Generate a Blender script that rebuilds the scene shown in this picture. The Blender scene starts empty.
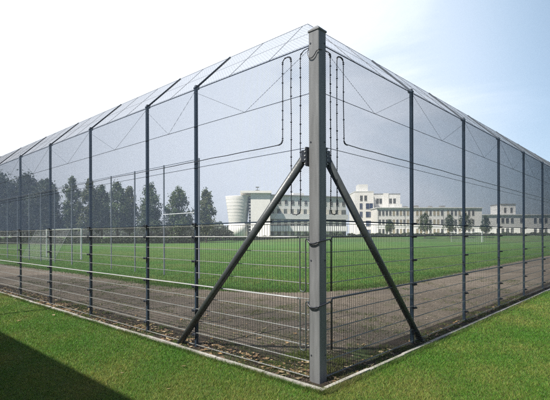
import bpy, bmesh, math, random
import numpy as np
from mathutils import Vector, Matrix

random.seed(7)
RNG = np.random.default_rng(11)
scene = bpy.context.scene
COL = scene.collection
R = math.radians

# ------------------------------------------------------------------ helpers
class MB:
    """collects polygons and links them as ONE mesh object"""
    def __init__(self):
        self.v, self.f = [], []
    def add(self, vs, fs):
        n = len(self.v)
        self.v += [tuple(p) for p in vs]
        self.f += [tuple(i + n for i in f) for f in fs]
    def box(self, c, s, rot=None):
        x, y, z = s[0] / 2, s[1] / 2, s[2] / 2
        vs = [Vector((a * x, b * y, d * z)) for a in (-1, 1) for b in (-1, 1) for d in (-1, 1)]
        if rot is not None:
            vs = [rot @ p for p in vs]
        c = Vector(c)
        self.add([p + c for p in vs], [(0, 1, 3, 2), (4, 6, 7, 5), (0, 4, 5, 1), (2, 3, 7, 6), (0, 2, 6, 4), (1, 5, 7, 3)])
        return self
    def bevbox(self, c, s, b=.004):
        """box with its vertical edges chamfered"""
        x, y, z = s[0] / 2, s[1] / 2, s[2] / 2
        ring = [(x - b, -y), (x, -y + b), (x, y - b), (x - b, y), (-x + b, y), (-x, y - b), (-x, -y + b), (-x + b, -y)]
        vs = [(c[0] + p[0], c[1] + p[1], c[2] - z) for p in ring] + [(c[0] + p[0], c[1] + p[1], c[2] + z) for p in ring]
        fs = [(i, (i + 1) % 8, 8 + (i + 1) % 8, 8 + i) for i in range(8)] + [tuple(range(7, -1, -1)), tuple(range(8, 16))]
        self.add(vs, fs)
        return self
    def bar(self, a, b, r, n=6, r2=None, cap=True):
        a, b = Vector(a), Vector(b)
        d = (b - a).normalized()
        t = Vector((0, 0, 1)) if abs(d.z) < .9 else Vector((1, 0, 0))
        u = d.cross(t).normalized()
        w = d.cross(u)
        r2 = r if r2 is None else r2
        vs = []
        for p, q in ((a, r), (b, r2)):
            for k in range(n):
                an = 2 * math.pi * (k + .5) / n
                vs.append(p + u * (q * math.cos(an)) + w * (q * math.sin(an)))
        fs = [(k, (k + 1) % n, n + (k + 1) % n, n + k) for k in range(n)]
        if cap:
            fs += [tuple(range(n - 1, -1, -1)), tuple(range(n, 2 * n))]
        self.add(vs, fs)
        return self
    def tube(self, pts, r, n=8):
        pts = [Vector(p) for p in pts]
        N = len(pts)
        vs, fs = [], []
        u = None
        for i, p in enumerate(pts):
            d = (pts[min(i + 1, N - 1)] - pts[max(i - 1, 0)]).normalized()
            if u is None:
                t = Vector((0, 0, 1)) if abs(d.z) < .9 else Vector((1, 0, 0))
                u = d.cross(t).normalized()
            else:
                u = (u - d * u.dot(d)).normalized()
            w = d.cross(u)
            for k in range(n):
                an = 2 * math.pi * k / n
                vs.append(p + u * (r * math.cos(an)) + w * (r * math.sin(an)))
        for i in range(N - 1):
            for k in range(n):
                fs.append((i * n + k, i * n + (k + 1) % n, (i + 1) * n + (k + 1) % n, (i + 1) * n + k))
        fs += [tuple(range(n - 1, -1, -1)), tuple((N - 1) * n + k for k in range(n))]
        self.add(vs, fs)
        return self
    def lathe(self, prof, n=32, c=(0, 0, 0), a0=0, a1=2 * math.pi, cap=True):
        full = abs(a1 - a0 - 2 * math.pi) < 1e-6
        m = n if full else n + 1
        vs = []
        for (r, z) in prof:
            for k in range(m):
                an = a0 + (a1 - a0) * k / n
                vs.append((c[0] + r * math.cos(an), c[1] + r * math.sin(an), c[2] + z))
        fs = []
        for i in range(len(prof) - 1):
            for k in range(n):
                k2 = (k + 1) % m
                fs.append((i * m + k, i * m + k2, (i + 1) * m + k2, (i + 1) * m + k))
        if cap:
            fs += [tuple(range(m - 1, -1, -1)), tuple((len(prof) - 1) * m + k for k in range(m))]
        self.add(vs, fs)
        return self
    def build(self, name, mat, parent=None, smooth=False, off=(0, 0, 0)):
        me = bpy.data.meshes.new(name)
        o3 = Vector(off)
        me.from_pydata([tuple(Vector(p) - o3) for p in self.v], [], self.f)
        me.update()
        if smooth:
            me.polygons.foreach_set('use_smooth', [True] * len(me.polygons))
        return link(name, me, mat, parent)

def link(name, me, mat, parent=None):
    o = bpy.data.objects.new(name, me)
    COL.objects.link(o)
    if mat:
        me.materials.append(mat)
    if parent:
        o.parent = parent
    return o

def tag(o, label=None, cat=None, group=None, kind=None):
    for k, val in (('label', label), ('category', cat), ('group', group), ('kind', kind)):
        if val:
            o[k] = val
    return o

def empty(name, loc, rz=0.0):
    o = bpy.data.objects.new(name, None)
    o.empty_display_size = .2
    COL.objects.link(o)
    o.location = loc
    o.rotation_euler = (0, 0, rz)
    return o

def copy_tree(o, parent=None, loc=None):
    c = o.copy()
    COL.objects.link(c)
    c.parent = parent
    if loc is not None:
        c.location = loc
    for ch in [x for x in bpy.data.objects if x.parent == o]:
        copy_tree(ch, c)
    return c

def np_mesh(name, verts, faces_n, idx, mat, parent=None, cols=None, smooth=False):
    """verts (n,3), polygons all with faces_n corners, idx flat"""
    me = bpy.data.meshes.new(name)
    verts = np.ascontiguousarray(verts, dtype=np.float32)
    idx = np.ascontiguousarray(idx, dtype=np.int32)
    nf = len(idx) // faces_n
    me.vertices.add(len(verts))
    me.vertices.foreach_set('co', verts.ravel())
    me.loops.add(len(idx))
    me.loops.foreach_set('vertex_index', idx)
    me.polygons.add(nf)
    me.polygons.foreach_set('loop_start', np.arange(0, nf * faces_n, faces_n, dtype=np.int32))
    me.polygons.foreach_set('loop_total', np.full(nf, faces_n, dtype=np.int32))
    if smooth:
        me.polygons.foreach_set('use_smooth', np.ones(nf, dtype=bool))
    me.update(calc_edges=True)
    if cols is not None:
        at = me.color_attributes.new('tint', 'FLOAT_COLOR', 'POINT')
        c4 = np.ones((len(verts), 4), dtype=np.float32)
        c4[:, :3] = cols
        at.data.foreach_set('color', c4.ravel())
    return link(name, me, mat, parent)

def wires(A, B, r, n=3):
    """many straight wires as n-sided prisms -> verts, quad idx"""
    A = np.asarray(A, float); B = np.asarray(B, float)
    d = B - A
    d /= np.linalg.norm(d, axis=1)[:, None]
    t = np.where(np.abs(d[:, 2:3]) < .9, np.array([[0, 0, 1.]]), np.array([[1., 0, 0]]))
    u = np.cross(d, t); u /= np.linalg.norm(u, axis=1)[:, None]
    w = np.cross(d, u)
    N = len(A)
    V = np.zeros((N, 2 * n, 3))
    for k in range(n):
        an = 2 * math.pi * k / n
        o = u * (r * math.cos(an)) + w * (r * math.sin(an))
        V[:, k] = A + o
        V[:, n + k] = B + o
    F = np.array([[k, (k + 1) % n, n + (k + 1) % n, n + k] for k in range(n)])
    idx = (np.arange(N)[:, None, None] * 2 * n + F[None]).reshape(-1)
    return V.reshape(-1, 3), idx

def lattice(L, Hh, p):
    """diamond lattice lines clipped to 0..L x 0..Hh; p = horizontal pitch; slope 45 deg.  returns list of ((s0,z0),(s1,z1))"""
    out = []
    k = -Hh
    while k < L:
        s0, s1 = max(k, 0), min(k + Hh, L)
        if s1 - s0 > .01:
            out.append(((s0, s0 - k), (s1, s1 - k)))
            out.append(((s0, Hh - (s0 - k)), (s1, Hh - (s1 - k))))
        k += p
    return out

# ------------------------------------------------------------------ materials
def nodes(name):
    m = bpy.data.materials.new(name)
    m.use_nodes = True
    nt = m.node_tree
    return m, nt, nt.nodes['Principled BSDF']

def mat(name, col, rough=.6, metal=0., noise=.12, scale=6., bump=0., bscale=60., spec=None, dirt=None, stretch=None):
    """a principled surface with uneven tone (large and small noise) and optional bump"""
    m, nt, bs = nodes(name)
    tc = nt.nodes.new('ShaderNodeTexCoord')
    n1 = nt.nodes.new('ShaderNodeTexNoise'); n1.inputs['Scale'].default_value = scale; n1.inputs['Detail'].default_value = 6
    n1.inputs['Roughness'].default_value = .65
    vec = tc.outputs['Object']
    if stretch:
        mpp = nt.nodes.new('ShaderNodeMapping'); mpp.inputs['Scale'].default_value = stretch
        nt.links.new(vec, mpp.inputs['Vector']); vec = mpp.outputs['Vector']
    nt.links.new(vec, n1.inputs['Vector'])
    rp = nt.nodes.new('ShaderNodeValToRGB')
    e = rp.color_ramp.elements
    e[0].position, e[1].position = .3, .7
    lo = dirt if dirt else tuple(c * (1 - noise) for c in col)
    e[0].color = (*lo, 1)
    e[1].color = (*[min(1, c * (1 + noise)) for c in col], 1)
    nt.links.new(n1.outputs['Fac'], rp.inputs['Fac'])
    nt.links.new(rp.outputs['Color'], bs.inputs['Base Color'])
    bs.inputs['Roughness'].default_value = rough
    bs.inputs['Metallic'].default_value = metal
    if spec is not None:
        bs.inputs['Specular IOR Level'].default_value = spec
    if bump:
        n2 = nt.nodes.new('ShaderNodeTexNoise'); n2.inputs['Scale'].default_value = bscale; n2.inputs['Detail'].default_value = 5
        nt.links.new(tc.outputs['Object'], n2.inputs['Vector'])
        bp = nt.nodes.new('ShaderNodeBump'); bp.inputs['Strength'].default_value = bump; bp.inputs['Distance'].default_value = .02
        nt.links.new(n2.outputs['Fac'], bp.inputs['Height'])
        nt.links.new(bp.outputs['Normal'], bs.inputs['Normal'])
    return m

def ground_mat(name, layers, rough=.9, bump=.5, bscale=25., bdist=.03, vec_scale=None):
    """layers: list of (colour, noise scale, lo, hi) mixed in order over the first colour"""
    m, nt, bs = nodes(name)
    geo = nt.nodes.new('ShaderNodeNewGeometry')
    src = geo.outputs['Position']
    cur = None
    for i, (col, sc, lo, hi) in enumerate(layers):
        if cur is None:
            c = nt.nodes.new('ShaderNodeRGB'); c.outputs[0].default_value = (*col, 1); cur = c.outputs[0]
            continue
        v = src
        mp = nt.nodes.new('ShaderNodeMapping'); mp.inputs['Location'].default_value = (13.7 * i, -7.1 * i, 3 * i)
        if isinstance(sc, tuple):
            mp.inputs['Scale'].default_value = sc
            s = 1.
        else:
            s = sc
        nt.links.new(src, mp.inputs['Vector'])
        n = nt.nodes.new('ShaderNodeTexNoise'); n.inputs['Scale'].default_value = s; n.inputs['Detail'].default_value = 8
        n.inputs['Roughness'].default_value = .65
        nt.links.new(mp.outputs['Vector'], n.inputs['Vector'])
        mr = nt.nodes.new('ShaderNodeMapRange'); mr.inputs['From Min'].default_value = lo; mr.inputs['From Max'].default_value = hi
        nt.links.new(n.outputs['Fac'], mr.inputs['Value'])
        mx = nt.nodes.new('ShaderNodeMix'); mx.data_type = 'RGBA'
        nt.links.new(mr.outputs['Result'], mx.inputs['Factor'])
        nt.links.new(cur, mx.inputs['A'])
        mx.inputs['B'].default_value = (*col, 1)
        cur = mx.outputs['Result']
    nt.links.new(cur, bs.inputs['Base Color'])
    bs.inputs['Roughness'].default_value = rough
    bs.inputs['Specular IOR Level'].default_value = .2
    n2 = nt.nodes.new('ShaderNodeTexNoise'); n2.inputs['Scale'].default_value = bscale; n2.inputs['Detail'].default_value = 8
    n2.inputs['Roughness'].default_value = .7
    nt.links.new(src, n2.inputs['Vector'])
    bp = nt.nodes.new('ShaderNodeBump'); bp.inputs['Strength'].default_value = bump; bp.inputs['Distance'].default_value = bdist
    nt.links.new(n2.outputs['Fac'], bp.inputs['Height'])
    nt.links.new(bp.outputs['Normal'], bs.inputs['Normal'])
    return m

def leaf_mat(name, rough=.6, trans=.35, gain=1.):
    """small leaves / blades: their own hue from the tint attribute, a little light let through"""
    m, nt, bs = nodes(name)
    at = nt.nodes.new('ShaderNodeAttribute'); at.attribute_name = 'tint'
    nt.links.new(at.outputs['Color'], bs.inputs['Base Color'])
    bs.inputs['Roughness'].default_value = rough
    bs.inputs['Specular IOR Level'].default_value = .25
    tr = nt.nodes.new('ShaderNodeBsdfTranslucent')
    nt.links.new(at.outputs['Color'], tr.inputs['Color'])
    mx = nt.nodes.new('ShaderNodeMixShader'); mx.inputs[0].default_value = trans
    out = nt.nodes['Material Output']
    nt.links.new(bs.outputs[0], mx.inputs[1]); nt.links.new(tr.outputs[0], mx.inputs[2])
    nt.links.new(mx.outputs[0], out.inputs['Surface'])
    return m

M = {}
M['post'] = mat('slate_coated_steel', (.016, .028, .044), .55, 0., .2, 9, spec=.22)
M['arm'] = mat('grey_coated_steel', (.04, .05, .065), .45, 0., .2, 9)
M['net'] = mat('net_wire', (.028, .052, .092), .6, 0., .15, 3, spec=.25)
M['onet'] = mat('galvanised_net_wire', (.14, .145, .16), .5, 0.2, .15, 3)
M['panel'] = mat('bar_mat_steel', (.19, .195, .185), .45, .3, .2, 5)
M['vbar_shaded'] = mat('bar_mat_shaded_upright_steel', (.03, .036, .034), .5, .1, .2, 5)  # same welded steel as the horizontals, shade on the uprights put into the colour
M['galv'] = mat('galvanised_post_steel', (.142, .146, .149), .5, .15, .14, 7, .10, 90, dirt=(.095, .098, .10), stretch=(2.2, 2.2, .22))
M['brace'] = mat('dark_brace_steel', (.042, .048, .05), .40, .15, .22, 8, .1, 40)
M['cable'] = mat('black_cable', (.018, .02, .026), .4, 0, .2, 12)
M['conduit'] = mat('galvanised_conduit', (.34, .345, .34), .42, .15, .15, 8)
M['clamp'] = mat('dark_clamp', (.022, .026, .034), .4, .1, .2, 20)
M['kerb'] = mat('concrete_kerb', (.30, .29, .265), .85, 0, .18, 5, .6, 60, dirt=(.15, .14, .12))
M['white_paint'] = mat('white_goal_paint', (.66, .67, .68), .4, 0, .06, 4)
M['goal_net'] = mat('goal_net_cord', (.6, .62, .64), .8, 0, .06, 4)
M['stop_post'] = mat('grey_stop_post', (.17, .19, .22), .5, .1, .15, 5)
M['plaster'] = mat('cream_render', (.83, .80, .75), .85, 0, .07, .35, .1, 8)
M['plaster2'] = mat('pale_grey_render', (.74, .73, .70), .85, 0, .07, .3, .1, 8)
M['plaster3'] = mat('sand_render', (.72, .68, .58), .85, 0, .07, .3, .1, 8)
M['recess'] = mat('dark_recess_cladding', (.16, .17, .155), .7, 0, .2, .6)
M['glass'] = mat('dark_window_glass', (.025, .03, .035), .12, 0, .5, .35)
M['blueglass'] = mat('blue_window_glass', (.035, .055, .11), .12, 0, .4, .3)
M['wframe'] = mat('white_window_frame', (.55, .53, .48), .6, 0, .05, 2)
M['blind'] = mat('ochre_blind', (.36, .29, .17), .8, 0, .2, .4)
M['roof'] = mat('grey_roof', (.25, .25, .24), .9, 0, .15, .4)
M['bark'] = mat('bark', (.075, .06, .045), .9, 0, .3, 3, .6, 12)
M['leaf'] = leaf_mat('tree_leaf', .55, .3)
M['blade'] = leaf_mat('grass_blade', .55, .35)
M['dead'] = leaf_mat('dry_leaf', .75, .15)
M['brick'] = mat('brown_brick', (.22, .12, .08), .9, 0, .25, 1.5, .3, 30)

M['terrain'] = ground_mat('far_grass', [((.04, .09, .02), 1, 0, 1), ((.07, .095, .03), .08, .42, .62), ((.04, .085, .02), 1.7, .45, .7)], bump=.6, bscale=9)
M['field'] = ground_mat('pitch_grass', [((.042, .118, .017), 1, 0, 1), ((.095, .14, .03), .06, .46, .60), ((.055, .135, .022), (.02, .42, .1), .45, .58), ((.10, .135, .04), .35, .50, .66),
                                        ((.026, .08, .012), 2.6, .48, .72), ((.024, .066, .012), 21., .5, .75)], bump=.9, bscale=38, bdist=.05)
M['lawn'] = ground_mat('lawn_soil', [((.045, .075, .018), 1, 0, 1), ((.09, .085, .035), .6, .46, .66), ((.03, .04, .014), 9., .45, .7)], bump=.9, bscale=60, bdist=.03)
M['path'] = ground_mat('cinder_path', [((.19, .158, .126), 1, 0, 1), ((.105, .088, .07), .13, .47, .58), ((.225, .188, .15), (.12, .9, .3), .56, .70), ((.118, .096, .073), .35, .40, .66), ((.18, .148, .115), 1.3, .54, .74),
                                       ((.058, .07, .026), .55, .60, .78), ((.05, .04, .03), 7., .5, .72), ((.22, .19, .155), 45., .62, .72)], bump=1., bscale=55, bdist=.03)
M['soil'] = ground_mat('dark_soil', [((.028, .021, .015), 1, 0, 1), ((.055, .042, .03), 3., .45, .7), ((.05, .075, .022), 1.6, .56, .68), ((.085, .066, .046), 30., .6, .75)], bump=1., bscale=45, bdist=.05)

# ------------------------------------------------------------------ camera, light, sky
CAM = Vector((3.322, -4.357, 1.873))
YAW = .751
FW = Vector((-math.sin(YAW), math.cos(YAW), 0))
RT = Vector((math.cos(YAW), math.sin(YAW), 0))
cd = bpy.data.cameras.new('camera')
cam = bpy.data.objects.new('camera', cd)
COL.objects.link(cam)
cam.location = CAM
cam.rotation_euler = (Matrix.Rotation(YAW, 4, 'Z') @ Matrix.Rotation(R(90), 4, 'X') @ Matrix.Rotation(.003 * -1, 4, 'Z')).to_euler()
cd.sensor_width = 36
cd.lens = 36 * 428.5 / 550
cd.shift_y = .064
cd.clip_start = .05
cd.clip_end = 3000
scene.camera = cam

SUN_AZ, SUN_EL = R(4.6), R(53)          # direction the light travels (from +Y towards +X), height of the sun
ld = Vector((math.sin(SUN_AZ) * math.cos(SUN_EL), math.cos(SUN_AZ) * math.cos(SUN_EL), -math.sin(SUN_EL)))
sl = bpy.data.lights.new('sun', 'SUN')
sl.energy = 5.0
sl.angle = R(.5)
sl.color = (1., .95, .87)
so = bpy.data.objects.new('sun', sl)
COL.objects.link(so)
so.rotation_euler = ld.to_track_quat('-Z', 'Y').to_euler()
so.location = (0, -30, 40)

VEIL, VEIL_COL, CLOUD = .74, (6.9, 9.3, 11.8), (10.5, 11.4, 12.9)
w = bpy.data.worlds.new('World')
scene.world = w
w.use_nodes = True
nt = w.node_tree
bg = nt.nodes['Background']
bg.inputs['Strength'].default_value = .054
sky = nt.nodes.new('ShaderNodeTexSky')
sky.sky_type = 'NISHITA'
sky.sun_disc = False
sky.sun_elevation = SUN_EL
sky.sun_rotation = math.atan2(-ld.x, -ld.y)
sky.air_density = 1.
sky.dust_density = .6
sky.ozone_density = 1.5
def N(kind, **kw):
    n = nt.nodes.new(kind)
    for k, v in kw.items(): setattr(n, k, v)
    return n
def maprange(src, a, b, c=0., d=1., smooth=True):
    n = N('ShaderNodeMapRange')
    if smooth: n.interpolation_type = 'SMOOTHSTEP'
    for k, v in (('From Min', a), ('From Max', b), ('To Min', c), ('To Max', d)): n.inputs[k].default_value = v
    nt.links.new(src, n.inputs['Value'])
    return n.outputs['Result']
def math_(op, a, b):
    n = N('ShaderNodeMath', operation=op)
    for i, q in enumerate((a, b)):
        if isinstance(q, (int, float)): n.inputs[i].default_value = q
        else: nt.links.new(q, n.inputs[i])
    return n.outputs[0]
def dot_(v):
    n = N('ShaderNodeVectorMath', operation='DOT_PRODUCT')
    nt.links.new(tc.outputs['Generated'], n.inputs[0]); n.inputs[1].default_value = v
    return n.outputs['Value']
tc = N('ShaderNodeTexCoord')
mp = N('ShaderNodeMapping'); mp.inputs['Scale'].default_value = (1., 1., 2.4); mp.inputs['Location'].default_value = (.35, .1, .2)
nt.links.new(tc.outputs['Generated'], mp.inputs['Vector'])
n1 = N('ShaderNodeTexNoise'); n1.inputs['Scale'].default_value = 1.9; n1.inputs['Detail'].default_value = 8
n1.inputs['Roughness'].default_value = .58; n1.inputs['Distortion'].default_value = .55
nt.links.new(mp.outputs['Vector'], n1.inputs['Vector'])
# cloud cover: a bright bank in the west, thinning out to a clear sky in the east
bank = maprange(dot_(tuple(Vector((-.82, .20, .60)).normalized())), .55, .97, -.05, .30)
cov = maprange(math_('ADD', n1.outputs['Fac'], bank), .43, .74, VEIL, 1.)
east = maprange(dot_((1, 0, 0)), -.38, .12, 1., .04)
cov = math_('MULTIPLY', cov, east)
mx = N('ShaderNodeMix', data_type='RGBA')
nt.links.new(cov, mx.inputs['Factor'])
nt.links.new(sky.outputs['Color'], mx.inputs['A'])
cc = N('ShaderNodeMix', data_type='RGBA')
nt.links.new(maprange(cov, .45, .95), cc.inputs['Factor'])
cc.inputs['A'].default_value = (*VEIL_COL, 1); cc.inputs['B'].default_value = (*CLOUD, 1)
nt.links.new(cc.outputs['Result'], mx.inputs['B'])
nt.links.new(mx.outputs['Result'], bg.inputs['Color'])

scene.view_settings.view_transform = 'Standard'
scene.view_settings.look = 'None'
scene.view_settings.exposure = .93
scene.view_settings.gamma = 1
scene.view_settings.use_curve_mapping = False
scene.render.engine = 'CYCLES'
scene.cycles.use_denoising = False
scene.cycles.max_bounces = 6
scene.cycles.transparent_max_bounces = 8

# ------------------------------------------------------------------ ground
def depth_of(x, y):
    return (x - CAM.x) * FW.x + (y - CAM.y) * FW.y
def gz(x, y):
    t = min(1, max(0, (depth_of(x, y) - 113) / 30))
    return 1.45 * t * t * (3 - 2 * t)

def sheet(name, outline, z, m, label=None, n=None):
    me = bpy.data.meshes.new(name)
    me.from_pydata([(x, y, z) for x, y in outline], [], [tuple(range(len(outline)))])
    me.update()
    o = link(name, me, m)
    return tag(o, label, None, None, 'structure')

# terrain: a grid in depth / sideways that rises gently behind the pitch
ds = [-120, -30, 0, 40, 80, 105] + [113 + 3 * i for i in range(11)] + [160, 220, 400, 900, 1600]
ls = [-1600, -600, -250, -120, -40, 0, 40, 120, 250, 600, 1600]
vs = []
for d in ds:
    for l in ls:
        p = CAM + FW * d + RT * l
        vs.append((p.x, p.y, gz(p.x, p.y)))
fs = []
for i in range(len(ds) - 1):
    for j in range(len(ls) - 1):
        a = i * len(ls) + j
        fs.append((a, a + 1, a + len(ls) + 1, a + len(ls)))
me = bpy.data.meshes.new('ground'); me.from_pydata(vs, [], fs); me.update()
tag(link('ground', me, M['terrain']), 'wide grassy ground reaching the far tree line', None, None, 'structure')

KY, KX = -.24, .25                       # outer kerb lines
sheet('path', [(-75, KY), (KX, KY), (KX, 75), (-30, 75), (-30, 30), (-75, 30)], .004, M['path'], 'brown cinder path inside the fence')
# pitch with a rounded corner by the path
out = [(-80, 4.0), (-29, 4.1), (-16.8, 4.45), (-12.3, 4.5), (-10.4, 4.62), (-9.0, 4.95), (-7.7, 5.3), (-6.6, 5.85), (-5.6, 6.85), (-5.0, 8.1), (-4.6, 9.8), (-4.4, 11.7), (-4.6, 18), (-4.9, 41), (-5, 114), (-80, 114)]
def ragged(pts, amp, step, seed):
    r = random.Random(seed); o = []
    for i in range(len(pts)):
        a, b = Vector(pts[i]), Vector(pts[(i + 1) % len(pts)])
        n = max(1, int((b - a).length / step)) if (b - a).length < 40 else 60
        d = (b - a).normalized(); nrm = Vector((-d.y, d.x))
        for k in range(n):
            p = a + (b - a) * (k / n) + nrm * r.uniform(-amp, amp)
            o.append((p.x, p.y))
    return o
sheet('pitch', ragged(out, .06, .25, 3), .008, M['field'], 'mown green football pitch')
sheet('lawn', [(-60, -20), (30, -20), (30, 60), (KX + .05, 60), (KX + .05, KY - .05), (-60, KY - .05)], .004, M['lawn'], 'mown lawn in front of the fence')
# dark soil strip below the fence
so_ = [(-60, KY), (KX, KY), (KX, 60), (-.28, 60), (-.30, .62), (-60, .55)]
sheet('soil_strip', ragged(so_[:3] + [(-.24, 60), (-.24, 20), (-.26, 8), (-.34, 2), (-1.0, .72), (-3, .55), (-8, .5), (-20, .45), (-60, .45)], .0, .3, 5), .012, M['soil'], 'dark soil strip below the fence')

# kerb: thin concrete edging stones, one row along each lawn edge
kb = MB()
x = KX + .05
rr = random.Random(4)
while x > -30:
    kb.bevbox((x - .5, KY - .025 + rr.uniform(-.006, .006), .012 + rr.uniform(-.008, .006)), (.992, .055, .09), .008)
    x -= 1.0
y = KY + .012
while y < 32:
    kb.bevbox((KX + .025 + rr.uniform(-.006, .006), y + .5, .012 + rr.uniform(-.008, .006)), (.055, .992, .09), .008)
    y += 1.0
tag(kb.build('kerb', M['kerb']), 'thin pale concrete kerb between lawn and soil', None, None, 'structure')

# ------------------------------------------------------------------ grass blades and dry leaves
def visible(x, y, marg=.06):
    dx, dy = x - CAM.x, y - CAM.y
    s = dx * FW.x + dy * FW.y
    l = dx * RT.x + dy * RT.y
    return s, (np.abs(l / np.maximum(s, .01)) < .642 + marg) & (s > 2.9)

def blades(name, n, sampler, hmin, hmax, seed, base, dry, label):
    r = np.random.default_rng(seed)
    x, y = sampler(r, n)
    n = len(x)
    h = r.uniform(hmin, hmax, n)
    wd = r.uniform(.0016, .0034, n)
    s, _ = visible(x, y)
    wd *= np.clip(s / 5., 1, 3)
    an = r.uniform(0, 2 * np.pi, n)
    la = r.uniform(0, 2 * np.pi, n)
    lean = r.uniform(.3, 1.5, n) * h
    z0 = np.full(n, .004)
    V = np.zeros((n, 3, 3))
    V[:, 0] = np.c_[x - np.cos(an) * wd, y - np.sin(an) * wd, z0]
    V[:, 1] = np.c_[x + np.cos(an) * wd, y + np.sin(an) * wd, z0]
    V[:, 2] = np.c_[x + np.cos(la) * lean, y + np.sin(la) * lean, z0 + h]
    # patches of drier turf
    cl = np.sin(x * 23 + 2 * np.sin(y * 17)) * np.sin(y * 29 + 2 * np.sin(x * 19 + 1)) + .6 * np.sin(x * 61 + 3 * np.sin(y * 43)) * np.sin(y * 57 + 2 * np.sin(x * 37))
    V[:, 2, 2] += h * .35 * cl
    pt = (np.sin(x * 1.7 + 1.3 * np.sin(y * 1.1)) * np.sin(y * 2.3 + 1.7 * np.sin(x * .9 + 2)) + np.sin(x * 5.1 + y * 3.7) * .45 + .7 * np.sin(x * .55 - y * .8 + 1.)) / 2.1
    t = np.clip(.19 + .50 * pt + .16 * cl + r.normal(0, .26, n), 0, 1)[:, None]
    c = np.array(base) * (1 - t) + np.array(dry) * t
    c *= r.uniform(.55, 1.4, (n, 1))
    if name == 'pitch_grass':               # mowing bands
        c *= 1 + .13 * np.tanh(4 * np.sin((y + .4 * np.sin(x * .3)) * np.pi / 4.2))[:, None]
    cols = np.repeat(c, 3, axis=0)
    o = np_mesh(name, V.reshape(-1, 3), 3, np.arange(3 * n), M['blade'], cols=cols)
    return tag(o, label, None, None, 'stuff')

def lawn_sampler(r, n):
    # density falls with distance
    m = n * 6
    s = 3.0 * (22 / 3.0) ** r.uniform(0, 1, m)
    l = r.uniform(-.72, .72, m) * s
    x = CAM.x + FW.x * s + RT.x * l
    y = CAM.y + FW.y * s + RT.y * l
    k = ((y < KY - .045) | (x > KX + .045))
    x, y = x[k][:n], y[k][:n]
    return x, y
blades('lawn_grass', 560000, lawn_sampler, .014, .036, 21, (.058, .168, .012), (.235, .225, .058), 'short mown lawn grass in front of the fence')

def edge_sampler(r, n):
    # taller tufts leaning over the kerb
    k = r.integers(0, 2, n)
    u = r.uniform(0, 1, n) ** 1.6
    ox = np.abs(r.normal(0, .03, n))
    x = np.where(k == 0, KX + .05 - u * 14, KX + .055 + ox)
    y = np.where(k == 0, KY - .055 - ox, KY - .05 + u * 12)
    return x, y
blades('edge_grass', 26000, edge_sampler, .03, .075, 22, (.05, .12, .015), (.17, .15, .055), 'longer grass tufts along the kerb')

def weed_sampler(r, n):
    # mossy weeds in the soil strip, clustered
    c = 190
    u = r.uniform(0, 1, c) ** 1.5
    k = r.integers(0, 2, c)
    cx = np.where(k == 0, -.1 - u * 12, r.uniform(-.2, .18, c))
    cy = np.where(k == 0, r.uniform(-.15, .5, c), .1 + u * 10)
    cx[:40] = r.uniform(-1.1, -.15, 40); cy[:40] = r.uniform(.05, 1.0, 40)
    i = r.integers(0, c, n)
    x = cx[i] + r.normal(0, .09, n); y = cy[i] + r.normal(0, .06, n)
    ok = (x < KX - .03) & (y > KY + .03)
    return x[ok], y[ok]
blades('weeds', 26000, weed_sampler, .015, .055, 23, (.065, .105, .02), (.15, .14, .05), 'low weeds and moss in the soil under the fence')

def path_tufts(r, n):
    c = 420
    cx = np.where(r.uniform(0, 1, c) < .6, r.uniform(-16, -.4, c), r.uniform(-4.6, -.3, c))
    cy = np.where(r.uniform(0, 1, c) < .6, r.uniform(.6, 4.6, c), r.uniform(.6, 16, c))
    ok = ((cy < 4.7) | (cx > -4.5))
    cx, cy = cx[ok], cy[ok]
    i = r.integers(0, len(cx), n)
    return cx[i] + r.normal(0, .13, n), cy[i] + r.normal(0, .13, n)
blades('path_weeds', 22000, path_tufts, .01, .04, 24, (.06, .10, .025), (.16, .15, .06), 'thin grass tufts growing in the cinder path')

def pitch_edge(r, n):
    pts = np.array(out[1:14]); seg = r.integers(0, len(pts) - 1, n); u = r.uniform(0, 1, n)[:, None]
    p = pts[seg] * (1 - u) + pts[seg + 1] * u
    d = pts[seg + 1] - pts[seg]; d /= np.linalg.norm(d, axis=1)[:, None]
    nr = np.c_[-d[:, 1], d[:, 0]]
    p = p + nr * (r.normal(.1, .22, n))[:, None]
    return p[:, 0], p[:, 1]
blades('pitch_edge_grass', 42000, pitch_edge, .03, .08, 25, (.055, .125, .022), (.13, .14, .05), 'ragged grass edge of the pitch beside the path')

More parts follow.
